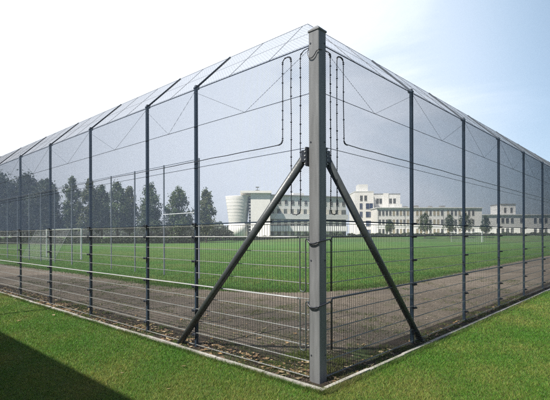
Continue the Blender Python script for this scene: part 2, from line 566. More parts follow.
def dry_leaves():
    r = np.random.default_rng(31)
    n = 1900
    nc = 70
    cu = r.uniform(0, 1, nc) ** 1.3
    cx, cy = -.1 - cu * 14, r.normal(.10, .16, nc)
    i = r.integers(0, nc, n)
    x = cx[i] + r.normal(0, .14, n)
    y = cy[i] + r.normal(0, .075, n)
    q = r.uniform(0, 1, n) < .25
    x[q] = -.1 - r.uniform(0, 14, q.sum()); y[q] = r.normal(.1, .2, q.sum())
    # some along the right strip and a few on the lawn and the path
    k = r.uniform(0, 1, n)
    a = k < .10
    x[a] = r.uniform(-.1, .2, a.sum()); y[a] = r.uniform(0, 10, a.sum())
    b = (k > .10) & (k < .106)
    x[b] = r.uniform(-8, 1, b.sum()); y[b] = r.uniform(-2, -.3, b.sum())
    c = (k > .125) & (k < .20)
    x[c] = r.uniform(-9, -.5, c.sum()); y[c] = r.uniform(.5, 2.5, c.sum())
    ok = (np.abs(y - KY + .025) > .06)
    x, y = x[ok], y[ok]; n = len(x)
    s = r.uniform(.013, .042, n)
    an = r.uniform(0, 2 * np.pi, n)
    ca, sa = np.cos(an), np.sin(an)
    z = .016 + r.uniform(0, .018, n)
    V = np.zeros((n, 4, 3))
    for i, (px, py) in enumerate(((-1.4, 0), (0, -.75), (1.4, 0), (0, .75))):
        V[:, i] = np.c_[x + s * (px * ca - py * sa), y + s * (px * sa + py * ca), z + r.uniform(-.4, .9, n) * s * .6]
    pal = np.array([(.20, .13, .06), (.22, .15, .08), (.12, .075, .04), (.28, .22, .13), (.09, .06, .04)])
    cols = np.repeat(pal[r.integers(0, 5, n)] * r.uniform(.8, 1.25, (n, 1)), 4, axis=0)
    tag(np_mesh('dry_leaves', V.reshape(-1, 3), 4, np.arange(4 * n), M['dead'], cols=cols), 'scattered dry brown leaves below the fence', None, None, 'stuff')
dry_leaves()

def pebbles():
    r = np.random.default_rng(33)
    n = 5200
    x = np.where(r.uniform(0, 1, n) < .55, r.uniform(-13, -.3, n), r.uniform(-4.4, -.3, n))
    y = np.where(x < -4.5, r.uniform(.3, 4.4, n), r.uniform(.3, 14, n))
    s = r.uniform(.005, .017, n)
    V = np.zeros((n, 6, 3))
    dirs = np.array([(1, 0, 0), (0, 1, 0), (-1, 0, 0), (0, -1, 0), (0, 0, .7), (0, 0, -.6)])
    for i in range(6):
        V[:, i] = np.c_[x, y, .008 + s * .4] + dirs[i] * (s * r.uniform(.7, 1.3, n))[:, None]
    F = np.array([(0, 1, 4), (1, 2, 4), (2, 3, 4), (3, 0, 4), (1, 0, 5), (2, 1, 5), (3, 2, 5), (0, 3, 5)])
    idx = (np.arange(n)[:, None, None] * 6 + F[None]).reshape(-1)
    cols = np.repeat(np.array((.24, .2, .16)) * r.uniform(.4, 1.5, (n, 1)), 6, axis=0)
    tag(np_mesh('pebbles', V.reshape(-1, 3), 3, idx, M['dead'], cols=cols), 'loose pebbles on the cinder path', None, None, 'stuff')
pebbles()

def clods():
    r = np.random.default_rng(35)
    n = 5200
    side = r.uniform(0, 1, n) < .72
    x = np.where(side, -.05 - r.uniform(0, 1, n) ** 1.5 * 15, r.uniform(-.22, .2, n))
    y = np.where(side, r.uniform(-.19, .52, n), r.uniform(0, 1, n) ** 1.5 * 13)
    s = np.minimum(r.gamma(2., .0045, n) + .003, .02)
    V = np.zeros((n, 6, 3))
    dirs = np.array([(1, 0, 0), (0, 1, 0), (-1, 0, 0), (0, -1, 0), (0, 0, .8), (0, 0, -.6)])
    for i in range(6):
        V[:, i] = np.c_[x, y, .012 + s * .1] + dirs[i] * (s * r.uniform(.6, 1.4, n))[:, None] + r.normal(0, .22, (n, 3)) * s[:, None]
    F = np.array([(0, 1, 4), (1, 2, 4), (2, 3, 4), (3, 0, 4), (1, 0, 5), (2, 1, 5), (3, 2, 5), (0, 3, 5)])
    idx = (np.arange(n)[:, None, None] * 6 + F[None]).reshape(-1)
    cols = np.repeat(np.array((.055, .042, .03)) * r.uniform(.4, 1.6, (n, 1)), 6, axis=0)
    tag(np_mesh('soil_clods', V.reshape(-1, 3), 3, idx, M['dead'], cols=cols), 'crumbly dark soil clods below the fence', None, None, 'stuff')
clods()

def pitch_sampler(r, n):
    m = n * 3
    s = 9.5 * (60 / 9.5) ** r.uniform(0, 1, m)
    l = r.uniform(-.70, .70, m) * s
    x = CAM.x + FW.x * s + RT.x * l
    y = CAM.y + FW.y * s + RT.y * l
    pg = out[1:14]
    bx = np.array([p[0] for p in pg]); by = np.array([p[1] for p in pg])
    k = (x < -4.9) & (y > 4.5) & (((x + 10.6) ** 2 + (y - 10.6) ** 2 < 36.) | (x < -10.5) | (y > 10.5))
    return x[k][:n], y[k][:n]
blades('pitch_grass', 260000, pitch_sampler, .03, .065, 27, (.050, .135, .016), (.19, .20, .055), 'short grass of the football pitch')

# ------------------------------------------------------------------ the two security fences
HT = 4.33          # top rail
ZP = 2.03          # top of the welded bar panels, net starts above
ARM = .76          # inward overhang, 45 degrees

LEFT_D = [2.55, 4.10, 6.60, 9.10, 11.60, 14.10, 16.60, 19.10]
RIGHT_D = [2.66, 5.16, 7.66, 10.16, 12.66, 15.16, 17.66, 20.16, 22.66]

# shared part meshes, built in a frame where d runs along local +X away from the corner, +Y points inwards
def fence(name, stations, rz, mirror, label):
    """mirror: local +Y must point to the inside; for the left fence X' = -X"""
    root = empty(name, (0, 0, 0))
    def W(d, o, z):                     # along, inwards, up  ->  world
        return (-d, o, z) if mirror else (-o, d, z)
    tag(root, label, 'fence', 'security fence around the sports ground')
    L = stations[-1]
    st = [.085] + stations
    # posts (one mesh, copied) with their clamps
    pm = MB()
    sx, sy = (.044, .056) if mirror else (.056, .044)
    pm.bevbox((0, 0, HT / 2 + .0), (sx, sy, HT), .006)
    pm.bevbox((0, 0, HT + .012), (sx + .012, sy + .012, .022), .004)
    post = pm.build('post', M['post'], root)
    post.location = W(stations[0], 0, 0)
    cl = MB()
    bx, by = (.095, .07) if mirror else (.07, .095)
    cl.box((0, 0, 0), (bx, .045 if mirror else by, .035) if mirror else (.045, by, .035))
    cl.bar(W(0, -.02, 0), W(0, -.05, 0), .014, 8)
    co = cl.build('clamp', M['clamp'], post)
    zs_ = (.22, .62, 1.02, 1.44, 1.84, 2.06)
    for i, z in enumerate(zs_):
        c = co if i == 0 else co.copy()
        if i: COL.objects.link(c); c.parent = post
        c.location = W(0, -.045, z)
    for d in stations[1:]:
        copy_tree(post, root, W(d, 0, 0))
    # overhang arms
    am = MB()
    am.bar(W(0, .01, HT + .03), W(0, ARM, HT + ARM), .021, 4)
    am.box(W(0, .02, HT + .03), (.05, .07, .06) if mirror else (.07, .05, .06))
    arm = am.build('overhang_arm', M['arm'], root)
    arm.location = W(stations[0], 0, 0)
    for d in stations[1:]:
        a = arm.copy(); COL.objects.link(a); a.parent = root; a.location = W(d, 0, 0)
    # thin stay rods of the overhang, two per bay
    rods = []
    for a, b in zip([0] + stations[:-1], stations):
        for t in ((.333, .667) if b - a > 2 else (.5,)):
            rods.append(a + (b - a) * t)
    rm = MB().bar(W(0, 0, HT), W(0, ARM, HT + ARM), .004, 5)
    ro = rm.build('overhang_rod', M['arm'], root)
    ro.location = W(rods[0], 0, 0)
    for d in rods[1:]:
        a = ro.copy(); COL.objects.link(a); a.parent = root; a.location = W(d, 0, 0)
    # welded bar panels, one per bay: uprights every 50 mm, twin horizontals every 200 mm
    for a, b in zip(st[:-1], st[1:]):
        pa, pb = a + .03, b - .03
        hb = MB()
        for k in range(11):
            z = min(.05 + .2 * k, ZP - .006)
            for o in (-.0075, .0075):
                hb.bar(W(pa, o - .03, z), W(pb, o - .03, z), .0048, 6)
        h = hb.build('bar_panel', M['panel'], root)
        n = int((pb - pa) / .05)
        da = pa + (pb - pa - n * .05) / 2 + np.arange(n + 1) * .05
        A = [W(d, -.03, .04) for d in da]; B = [W(d, -.03, ZP) for d in da]
        v, ix = wires(A, B, .0027, 5)
        np_mesh('uprights', v, 4, ix, M['vbar_shaded'], h)
    # net above, bottom to top rail
    lat = lattice(L - .085, HT - ZP - .02, .0245)
    A = [W(.085 + s0, -.028, ZP + .02 + z0) for (s0, z0), _ in lat]
    B = [W(.085 + s1, -.028, ZP + .02 + z1) for _, (s1, z1) in lat]
    v, ix = wires(A, B, .00165)
    np_mesh('net', v, 4, ix, M['net'], root)
    # overhanging net, mitred at the corner
    def O(s, t):                          # along, up the 45 degree slope (0..ARM*sqrt2)
        q = t / math.sqrt(2)
        return W(s, q, HT + q)
    SL = ARM * math.sqrt(2)
    lat = lattice(L - .1, SL, (.062 if mirror else .08))
    A, B = [], []
    for (s0, t0), (s1, t1) in lat:
        p, q = np.array((s0 + .1, t0)), np.array((s1 + .1, t1))
        # clip by s >= t/sqrt2 (mitre)
        def ins(u): return u[0] - u[1] / math.sqrt(2)
        fp, fq = ins(p), ins(q)
        if fp < 0 and fq < 0: continue
        if fp < 0: p = p + (q - p) * (fp / (fp - fq))
        elif fq < 0: q = q + (p - q) * (fq / (fq - fp))
        if np.linalg.norm(p - q) < .005: continue
        A.append(O(*p)); B.append(O(*q))
    v, ix = wires(A, B, .0015 if mirror else .0009)
    np_mesh('overhang_net', v, 4, ix, M['onet'], root)
    # rails and tension wires
    MB().bar(W(.085, -.02, HT - .02), W(L, -.02, HT - .02), .0065, 8).build('top_rail', M['post'], root)
    MB().bar(W(.085, -.02, ZP + .03), W(L, -.02, ZP + .03), .010, 8).build('net_rail', M['post'], root)
    MB().bar(W(ARM, ARM, HT + ARM), W(L, ARM, HT + ARM), .004, 6).build('overhang_edge_wire', M['arm'], root)
    MB().bar(W(ARM * .5, ARM * .5, HT + ARM * .5), W(L, ARM * .5, HT + ARM * .5), .002, 5).build('overhang_wire', M['arm'], root)
    MB().bar(W(.085, -.035, 3.69), W(L, -.035, 3.69), .0042, 6).build('tension_wire', M['post'], root)
    MB().bar(W(.085, -.035, 3.0), W(L, -.035, 3.0), .0042, 6).build('tension_wire', M['post'], root)
    for a, b in zip([.085] + stations[:-1], stations):
        m_ = (a + b) / 2
        MB().bar(W(a, -.032, HT - .06), W(m_, -.032, 3.69), .0022, 5).bar(W(m_, -.032, 3.69), W(b, -.032, HT - .06), .0022, 5).build('brace_wire', M['post'], root)
    return root

fence('security_fence', LEFT_D, 0, True, 'tall netted steel fence running left from the corner post, bays lit by the sun')
fence('security_fence', RIGHT_D, 0, False, 'tall netted steel fence running right from the corner post, dark shaded strip at its foot')

# ------------------------------------------------------------------ corner post with two braces
root = tag(empty('corner_post', (0, 0, 0)), 'thick square galvanised corner post with pointed cap and two slanting braces', 'post')
MB().bevbox((0, 0, 2.22), (.16, .16, 4.46), .008).build('shaft', M['galv'], root)
cp = MB().bevbox((0, 0, 4.458), (.178, .178, .02), .006)
cp.add([(-.085, -.085, 4.468), (.085, -.085, 4.468), (.085, .085, 4.468), (-.085, .085, 4.468), (-.02, -.02, 4.53), (.02, -.02, 4.53), (.02, .02, 4.53), (-.02, .02, 4.53)],
       [(0, 1, 5, 4), (1, 2, 6, 5), (2, 3, 7, 6), (3, 0, 4, 7), (4, 5, 6, 7)])
cp.build('cap', M['galv'], root)
for ax in (0, 1):
    def W(d, o, z):
        return (-d, o, z) if ax == 0 else (-o, d, z)
    o = -.07 if ax == 0 else -.02
    b = MB().bar(W(.165, o, 2.86), W(2.93, -.085 if ax == 0 else -.03, .0), .053, 20)
    br = b.build('brace', M['brace'], root, smooth=False)
    for p in br.data.polygons:
        p.use_smooth = len(p.vertices) == 4
    k = MB()
    k.box(W(.092, o, 2.87), (.02, .11, .24) if ax == 0 else (.11, .02, .24))
    for s in (-.05, .05):
        k.box(W(.135, o + s, 2.88), (.07, .008, .15) if ax == 0 else (.008, .07, .15))
    k.build('bracket', M['clamp'], br)
    bo = MB()
    for z in (2.78, 2.83, 2.88, 2.93, 2.97):
        bo.bar(W(.1, o - .056, z), W(.1, o - .068, z), .009, 6)
        bo.bar(W(.1, o + .03, z), W(.115, o + .03, z), .009, 6)
    bo.build('bolts', M['conduit'], br)
    fp = MB().box(W(2.945, -.085 if ax == 0 else -.03, .012), (.17, .15, .016) if ax == 0 else (.15, .17, .016))
    fp.build('foot_plate', M['brace'], br)
bh = MB()
for z in (.35, 1.55, 3.05, 4.3):
    bh.bar((-.045, -.08, z), (-.045, -.085, z), .011, 8)
    bh.bar((.08, .045, z), (.085, .045, z), .011, 8)
bh.build('bolt_heads', M['clamp'], root)

# ------------------------------------------------------------------ sensor cables
def smooth_path(pts, r=.05, n=5):
    """polyline with rounded corners"""
    P = [Vector(p) for p in pts]
    o = [P[0]]
    for i in range(1, len(P) - 1):
        a, b, c = P[i - 1], P[i], P[i + 1]
        u, v = (a - b), (c - b)
        k = min(r, u.length * .48, v.length * .48)
        p, q = b + u.normalized() * k, b + v.normalized() * k
        for j in range(n + 1):
            t = j / n
            o.append(p * (1 - t) ** 2 + b * 2 * t * (1 - t) + q * t * t)
    o.append(P[-1])
    return o
def densify(pts, step):
    o = [Vector(pts[0])]
    for a, b in zip(pts[:-1], pts[1:]):
        a, b = Vector(a), Vector(b)
        n = max(1, int((b - a).length / step))
        for k in range(1, n + 1): o.append(a + (b - a) * k / n)
    return o
def LW(d, z, o=-.055): return (-d, o, z)
def RW(d, z, o=-.055): return (-o, d, z)
rc = random.Random(9)
def wob(pts, a=.004):
    return [p + Vector((rc.uniform(-a, a), rc.uniform(-a * .4, a * .4), rc.uniform(-a, a))) for p in pts]
# upper cable: runs along the net, climbs, loops down and up, passes round the post and mirrors on the right
left = [LW(19.1, 3.10), LW(.548, 3.10), LW(.545, 4.25), LW(.394, 4.25), LW(.396, 2.14), LW(.236, 2.14), LW(.235, 4.235), LW(.10, 4.27)]
right = [RW(.10, 4.235), RW(.207, 4.235), RW(.207, 2.14), RW(.354, 2.14), RW(.353, 4.25), RW(.505, 4.25), RW(.511, 3.10), RW(22.6, 3.10)]
loop = [(-.085, -.092, 4.18), (-.06, -.097, 4.115), (-.01, -.1, 4.10), (.03, -.1, 4.125), (.06, -.097, 4.17), (.092, -.092, 4.185)]
pa = smooth_path(left, .08, 6)
pb = smooth_path(right, .08, 6)
cab = tag(empty('sensor_cable', (0, 0, 0)), 'black sensor cable looping up and down the net beside the corner post, highest of three', 'cable', 'sensor cables clipped to the fence')
MB().tube(wob(densify(pa, .35)) + [Vector(p) for p in smooth_path(loop, .02, 3)] + wob(densify(pb, .35)), .0062, 7).build('cable_run', M['cable'], cab, True)
tie0, n_tie = None, 0
for pts in (pa, pb):
    for p in densify(pts, .115)[3:-3]:
        if abs(p.x) + abs(p.y) < .72 and p.z > 2.3 and rc.random() < .72:
            n_tie += 1
            if tie0 is None:
                tie0 = MB().box((0, 0, 0), (.018, .018, .012)).build('cable_tie', M['cable'], cab); tie0.location = p
            else:
                c = tie0.copy(); COL.objects.link(c); c.parent = cab; c.location = p
def low_run(z, zlow, lab):
    c = tag(empty('sensor_conduit', (0, 0, 0)), lab, 'cable', 'sensor cables clipped to the fence')
    l = [LW(.29, z), LW(.252, z), LW(.252, zlow), LW(.156, zlow), LW(.156, z - .03), LW(.10, z - .02)]
    MB().tube(wob(densify([LW(19.1, z), LW(.285, z)], .5), .002), .0082, 8).build('conduit_run', M['conduit'], c, True)
    r_ = [RW(.11, z - .01), RW(.2, z - .04), RW(.2, z - .04)]
    r2 = [RW(.214, zlow), RW(.214, z), RW(22.6, z)]
    MB().tube(smooth_path(l, .05, 5), .0098, 8).build('conduit_bend', M['conduit_bend_shaded'], c, True)
    MB().tube(wob(densify(smooth_path(r2, .05, 5), .5), .002), .0095, 8).build('conduit_run', M['conduit_shaded'], c, True)
    lp = [(-.10, -.06, z - .03), (-.085, -.1, z - .045), (-.045, -.105, z - .085), (.03, -.105, z - .085), (.085, -.1, z - .06), (.1, -.05, z - .05), (.098, .08, z - .035), (.07, .16, z - .03), (.055, .214, z - .06)]
    MB().tube(smooth_path(lp, .03, 4), .011, 8).build('flexible_link', M['cable'], c, True)
M['conduit_bend_shaded'] = mat('shaded_bend_conduit', (.055, .065, .062), .4, .2, .15, 8)  # darker copy of the galvanised conduit, shade on the bends painted in
M['conduit_shaded'] = mat('shaded_conduit', (.03, .034, .04), .4, .2, .15, 8)  # same conduit on the right fence, its shaded side put into the colour
low_run(1.85, 1.14, 'grey sensor conduit at eye height along the bar panels, bent down beside the corner post')
low_run(1.045, .38, 'grey sensor conduit at hip height along the bar panels, lowest of three')

# ------------------------------------------------------------------ ball-stop fence beside the pitch
YS = 6.9
bs_x = [-11.65, -14.38, -17.10, -19.70, -22.4, -25.1, -28.0, -30.7, -33.2, -36.0, -38.7]
root = tag(empty('ball_stop_fence', (-11.65, YS, 0)), 'thin grey posts with a top wire and one crossbar standing along the pitch edge', 'fence')
off = Vector((-11.65, YS, 0))
pm = MB().bar((0, 0, 0), (0, 0, 5.2), .038, 10)
p0 = pm.build('post', M['stop_post'], root)
for x in bs_x[1:]:
    a = p0.copy(); COL.objects.link(a); a.parent = root; a.location = (x - bs_x[0], 0, 0)
MB().bar((bs_x[0], YS, 5.16), (bs_x[-1], YS, 5.16), .012, 6).build('top_wire', M['post'], root, off=off)
MB().bar((bs_x[0] - .02, YS - .05, 2.86), (bs_x[1], YS - .05, 2.86), .019, 8).build('crossbar', M['goal_net'], root, off=off)

# ------------------------------------------------------------------ football goals
def goal(loc, rz, label):
    g = empty('football_goal', loc, rz)
    tag(g, label, 'goal', 'football goals')
    hw, h, dp = 3.66, 2.44, 2.0
    p = MB().bar((-hw, 0, 0), (-hw, 0, h), .06, 12).build('goalpost', M['white_paint'], g)
    q = p.copy(); COL.objects.link(q); q.parent = g; q.location = (2 * hw, 0, 0)
    MB().bar((-hw - .06, 0, h), (hw + .06, 0, h), .06, 12).build('crossbar', M['white_paint'], g)
    f = MB()
    for s in (-hw, hw):
        f.bar((s, 0, h), (s, -.8, h), .014, 8).bar((s, -.8, h), (s, -dp, .03), .014, 8).bar((s, -dp, .03), (s, 0, .03), .014, 8)
    f.bar((-hw, -dp, .03), (hw, -dp, .03), .014, 8)
    f.build('net_frame', M['stop_post'], g)
    A, B = [], []
    n = int(2 * hw / .15)
    for i in range(n + 1):
        x = -hw + 2 * hw * i / n
        A += [(x, 0, h), (x, -.8, h)]; B += [(x, -.8, h), (x, -dp, .03)]
    for k in range(5):
        A.append((-hw, -.8 * k / 5, h)); B.append((hw, -.8 * k / 5, h))
    for k in range(17):
        t = k / 17
        A.append((-hw, -.8 - 1.2 * t, h - (h - .03) * t)); B.append((hw, -.8 - 1.2 * t, h - (h - .03) * t))
    for s in (-hw, hw):
        for k in range(1, 13):
            y = -dp * k / 13
            top = h if -y <= .8 else h - (h - .03) * ((-y - .8) / 1.2)
            A.append((s, y, .02)); B.append((s, y, top))
        for k in range(1, 16):
            z = h * k / 16
            A.append((s, 0, z)); B.append((s, -.8 - 1.2 * (1 - z / h), z))
    v, ix = wires(A, B, .003)
    np_mesh('goal_net', v, 4, ix, M['goal_net'], g)
    return g
goal((-33.9, 9.65, .008), 0, 'white football goal at the left end of the pitch near the ball-stop posts')
goal((-34.6, 105.8, .008), math.pi, 'distant white football goal at the far end of the pitch before the long low building')

# ------------------------------------------------------------------ trees, hedges
def crown_mesh(name, seed, hgt, rad, n, leaf, base, col_top=0.2, lobes=110):
    """leaf-sized faces in many small clumps spread through an uneven tall volume"""
    r = np.random.default_rng(seed)
    ph = r.uniform(0, 6.28, 6)
    cs, rs = [], []
    while len(cs) < lobes:
        t = r.uniform(0, 1)
        an = r.uniform(0, 2 * math.pi)
        env = (math.sin(math.pi * min(1, t * .80 + .20)) ** .62)
        env *= 1 + .20 * math.sin(2 * an + ph[0] + 5 * t) + .16 * math.sin(3 * an + ph[1] - 9 * t) + .10 * math.sin(17 * t + ph[2])
        q = rad * env * math.sqrt(r.uniform(.03, 1)) * .92
        cs.append((q * math.cos(an), q * math.sin(an), hgt * (col_top + t * (1 - col_top) * .97)))
        rs.append(rad * r.uniform(.13, .30) * (1.15 - .45 * t))
    cs, rs = np.array(cs), np.array(rs)
    i = r.choice(lobes, n, p=rs ** 1.6 / (rs ** 1.6).sum())
    P = cs[i] + r.normal(0, .62, (n, 3)) * rs[i][:, None] * np.array((1, 1, 1.35))
    nn = r.normal(0, .8, (n, 3)) + np.array((0, 0, .5)) + (P * np.array((1, 1, 0))) / rad; nn /= np.linalg.norm(nn, axis=1)[:, None]
    t = r.normal(0, 1, (n, 3)); u = np.cross(nn, t); u /= np.linalg.norm(u, axis=1)[:, None]
    v = np.cross(nn, u)
    s = leaf * r.uniform(.5, 1.25, n)
    V = np.zeros((n, 4, 3))
    for k, (a, b) in enumerate(((-1, 0), (0, -.6), (1, 0), (0, .6))):
        V[:, k] = P + u * (a * s)[:, None] + v * (b * s)[:, None]
    c = np.array(base)[None] * r.uniform(.7, 1.35, (n, 1)) * (r.uniform(.75, 1.3, lobes)[i])[:, None]
    c[:, 0] *= r.uniform(.8, 1.3, n)
    o = np_mesh(name, V.reshape(-1, 3), 4, np.arange(4 * n), M['leaf'], cols=np.repeat(c, 4, axis=0))
    return o, cs[r.choice(lobes, 26, replace=False)]
def tree(name, loc, hgt, rad, seed, label, group, base=(.085, .12, .05), n=3000, leaf=.26, cat='tree', trunk_frac=.25):
    root = empty(name, loc, random.uniform(0, 6.28))
    tag(root, label, cat, group)
    o, cs = crown_mesh('crown', seed, hgt, rad, n, leaf, base, col_top=trunk_frac)
    o.parent = root
    t = MB().bar((0, 0, -.2), (0, 0, hgt * .45), hgt * .017, 8, hgt * .010).bar((0, 0, hgt * .45), (.05 * rad, 0, hgt * .85), hgt * .010, 7, hgt * .003)
    for c in cs[::2]:
        z0 = max(hgt * trunk_frac * .8, c[2] * .62)
        t.bar((0, 0, z0), tuple(c), hgt * .005, 5, hgt * .0015)
    t.build('trunk', M['bark'], root)
    return root
G1 = 'trees in a row beyond the pitch on the left'
big = (.065, .09, .05)
T = [  # x, y, height, crown radius, label
    (-117.5, 26.0, 16.6, 5.2, 'huge dark round tree at the left frame edge behind the fence'),
    (-116.1, 32.2, 17.0, 4.6, 'huge dark tree beside the second fence post from the left'),
    (-111.5, 34.9, 15.4, 4.0, 'dark rounded tree sloping down at the right end of the large clump'),
    (-107.5, 39.6, 16.7, 2.5, 'tall narrow tree standing just right of the large dark clump'),
    (-101.0, 41.2, 15.6, 2.5, 'slim mid-green tree right of the goal, behind the third fence post from the left'),
    (-106.0, 46.6, 14.9, 2.4, 'slender tree left of the first tall thin ball-stop post'),
    (-98.6, 47.1, 15.2, 2.6, 'feathery tree between the two tall ball-stop posts'),
    (-101.0, 51.7, 14.6, 2.2, 'smaller pointed tree right of the feathery one'),
    (-91.4, 52.3, 14.8, 3.0, 'full upright tree directly behind the fence post left of the brace foot'),
    (-88.2, 58.0, 13.9, 3.1, 'spreading upright tree with open branches above the white crossbar'),
    (-84.7, 64.0, 13.6, 2.3, 'last dark slim tree before the white round tower'),
]
for i, (x, y, h, rd, lab) in enumerate(T):
    tree('deciduous_tree', (x, y, gz(x, y) - .05), h, rd * 1.06, 100 + i, lab, G1, big if i < 3 else [(.095, .135, .055), (.115, .14, .06), (.085, .125, .06)][i % 3], 17000 if i < 3 else 8000, .30 if i < 3 else .24)
G2 = 'small trees in front of the long low building'
for i, (x, y, h, rd, lab) in enumerate([
    (-51.3, 119.8, 7.6, 1.9, 'small round tree before the long low building, nearest the central fence post'),
    (-45.8, 124.9, 7.2, 1.8, 'small tree before the long building, left one of the close pair'),
    (-42.9, 129.4, 7.6, 2.0, 'small tree before the long building, right one of the close pair'),
    (-38.6, 134.4, 6.6, 1.5, 'thin young tree before the right end of the long building'),
    (-63.8, 121.5, 5.4, 1.6, 'low small tree beside the tall block at the left end of the long building')]):
    tree('small_tree', (x, y, gz(x, y) - .05), h, rd, 140 + i, lab, G2, (.075, .11, .045), 2200, .18, trunk_frac=.34)

def hedge(name, a, b, hgt, dep, seed, label, n, base=(.035, .055, .02), leaf=.2, cat='hedge', group='hedges beyond the pitch'):
    r = np.random.default_rng(seed)
    a, b = np.array(a, float), np.array(b, float)
    L = np.linalg.norm(b - a); d = (b - a) / L; nr = np.array((-d[1], d[0]))
    s = r.uniform(0, L, n)
    ph = r.uniform(0, 6, 5)
    top = hgt * (.78 + .14 * np.sin(s * .55 + ph[0]) + .12 * np.sin(s * 1.3 + ph[1]) + .08 * np.sin(s * 2.9 + ph[2]))
    t = r.uniform(-1, 1, n)
    z = top * r.uniform(0, 1, n) ** .7 * np.sqrt(np.clip(1 - t * t * .7, 0, 1))
    P = np.c_[a[0] + d[0] * s + nr[0] * t * dep / 2, a[1] + d[1] * s + nr[1] * t * dep / 2, z]
    P[:, 2] += np.array([gz(px, py) for px, py in P[:, :2]])
    u = r.normal(0, 1, (n, 3)); u /= np.linalg.norm(u, axis=1)[:, None]
    q = np.cross(u, r.normal(0, 1, (n, 3))); q /= np.linalg.norm(q, axis=1)[:, None]
    sz = leaf * r.uniform(.6, 1.4, n)
    V = np.zeros((n, 4, 3))
    for k, (i, j) in enumerate(((-1, 0), (0, -.7), (1, 0), (0, .7))):
        V[:, k] = P + u * (i * sz)[:, None] + q * (j * sz)[:, None]
    c = np.array(base)[None] * r.uniform(.6, 1.5, (n, 1)) * (1 + .25 * np.sin(s * .8 + ph[3]))[:, None]
    o = np_mesh(name, V.reshape(-1, 3), 4, np.arange(4 * n), M['leaf'], cols=np.repeat(c, 4, axis=0))
    return tag(o, label, cat, group)
def pt0(u, D):
    p = CAM + FW * D + RT * (u * D)
    return (p.x, p.y)
wood = hedge('far_wood', pt0(-.80, 215), pt0(-.06, 205), 7.0, 14, 61, 'far grey green belt of woodland behind the row of trees', 36000, (.085, .11, .075), .55, None, None)
wood['kind'] = 'stuff'
def pt(u, D):
    """a spot D metres out along the view axis and u*D to its right"""
    p = CAM + FW * D + RT * (u * D)
    return (p.x, p.y)
hedge('hedge', pt(-.70, 103), pt(-.19, 104), 2.1, 3, 51, 'long low dark hedge under the row of trees on the left', 30000)
hedge('hedge', pt(-.30, 112), pt(-.10, 126), 4.6, 4, 52, 'grey green shrub belt between the last tree and the round tower', 9000, (.06, .072, .05))
hedge('hedge', pt(-.10, 122), pt(.16, 138), 1.3, 1.5, 53, 'low clipped hedge at the foot of the four storey building', 5000)
hedge('hedge', pt(.17, 140), pt(.70, 147), 1.2, 1.5, 54, 'low clipped hedge along the long low building', 9000)

# ------------------------------------------------------------------ buildings
def frame_of(p0, p1):
    d = Vector((p1[0] - p0[0], p1[1] - p0[1], 0))
    return math.atan2(d.y, d.x), d.length
def window_proto(root, wd, ht, pane_mat, depth=.08):
    """frame with recessed pane; local origin at the window's lower centre, wall face at y = 0, outside is -y"""
    f = MB(); t = .09
    f.box((-wd / 2 - t / 2, -.03, ht / 2), (t, .08, ht + 2 * t)).box((wd / 2 + t / 2, -.03, ht / 2), (t, .08, ht + 2 * t))
    f.box((0, -.03, ht + t / 2), (wd, .08, t)).box((0, -.05, -t / 2), (wd, .12, t))
    f.box((0, -.022, ht / 2), (.06, .03, ht))
    o = f.build('window', M['wframe'], root)
    MB().box((0, -.004, ht / 2), (wd, .012, ht)).build('pane', pane_mat, o)
    return o
def place(proto, root, spots, alt=None, share=0.):
    """copies of a window; some panes show a drawn blind"""
    proto.location = spots[0][:3]
    rq = random.Random(len(spots))
    if len(spots[0]) > 3: proto.rotation_euler.z = spots[0][3]
    for s in spots[1:]:
        c = copy_tree(proto, root, s[:3])
        c.rotation_euler.z = s[3] if len(s) > 3 else 0
        if alt and rq.random() < share:
            for p in c.children:
                p.data = alt

GZ = 1.45
# four storey building with balconies
p0, p1 = pt((268 - 275) / 428.5, 137), pt((346 - 275) / 428.5, 147)
rz, L = frame_of(p0, p1)
A = tag(empty('storey_building', (p0[0], p0[1], GZ), rz), 'pale four storey building with long balcony bands behind the corner post', 'building', 'school buildings')
MB().box((L / 2, 7.5, 6.6), (L, 15, 13.2)).build('wall', M['plaster2'], A)
MB().box((L / 2, 7.3, 13.35), (L + .6, 15.6, .3)).build('roof', M['roof'], A)
for z0 in (5.75, 1.75):
    MB().box((L / 2 + .2, -.75, z0), (L - .4, 1.5, .22)).build('balcony_slab', M['plaster2'], A)
bal1 = MB().box((L / 2 + .2, -1.44, 6.6), (L - .4, .12, 1.4)).build('balcony_parapet', M['plaster2'], A)
fin = MB()
for i in range(int(L / .8)):
    fin.box((.5 + i * .8, -1.46, 2.65), (.42, .1, 1.5))
fin.box((L / 2, -1.40, 2.65), (L - .5, .05, 1.4))
fin.build('balcony_parapet', M['plaster2'], A)
MB().box((L / 2 + .2, -.06, 8.0), (L - .4, .12, 1.9)).build('window_band', M['recess'], A)
MB().box((L / 2 + .2, -.06, 4.5), (L - .4, .12, 2.0)).build('window_band', M['recess'], A)
MB().box((L / 2 + .2, -.06, .85), (L - .4, .12, 1.6)).build('window_band', M['recess'], A)
wn = window_proto(A, 1.0, 1.35, M['glass'])
sp = [(1.6 + i * 2.35, 0, 10.4) for i in range(13) if 1.6 + i * 2.35 < L - .8]
place(wn, A, sp)
col = MB().box((0, -.2, 0), (1.05, .16, 1.8)).build('pier', M['plaster3'], A)
sp = [(1.4 + i * 2.35 + 1.1, 0, z) for z in (8.0, 4.5, .8) for i in range(13) if 2.5 + i * 2.35 < L - .5]
place(col, A, sp)
MB().box((L * .45, 6, 14.1), (4, 3, 1.2)).build('roof_box', M['plaster2'], A)

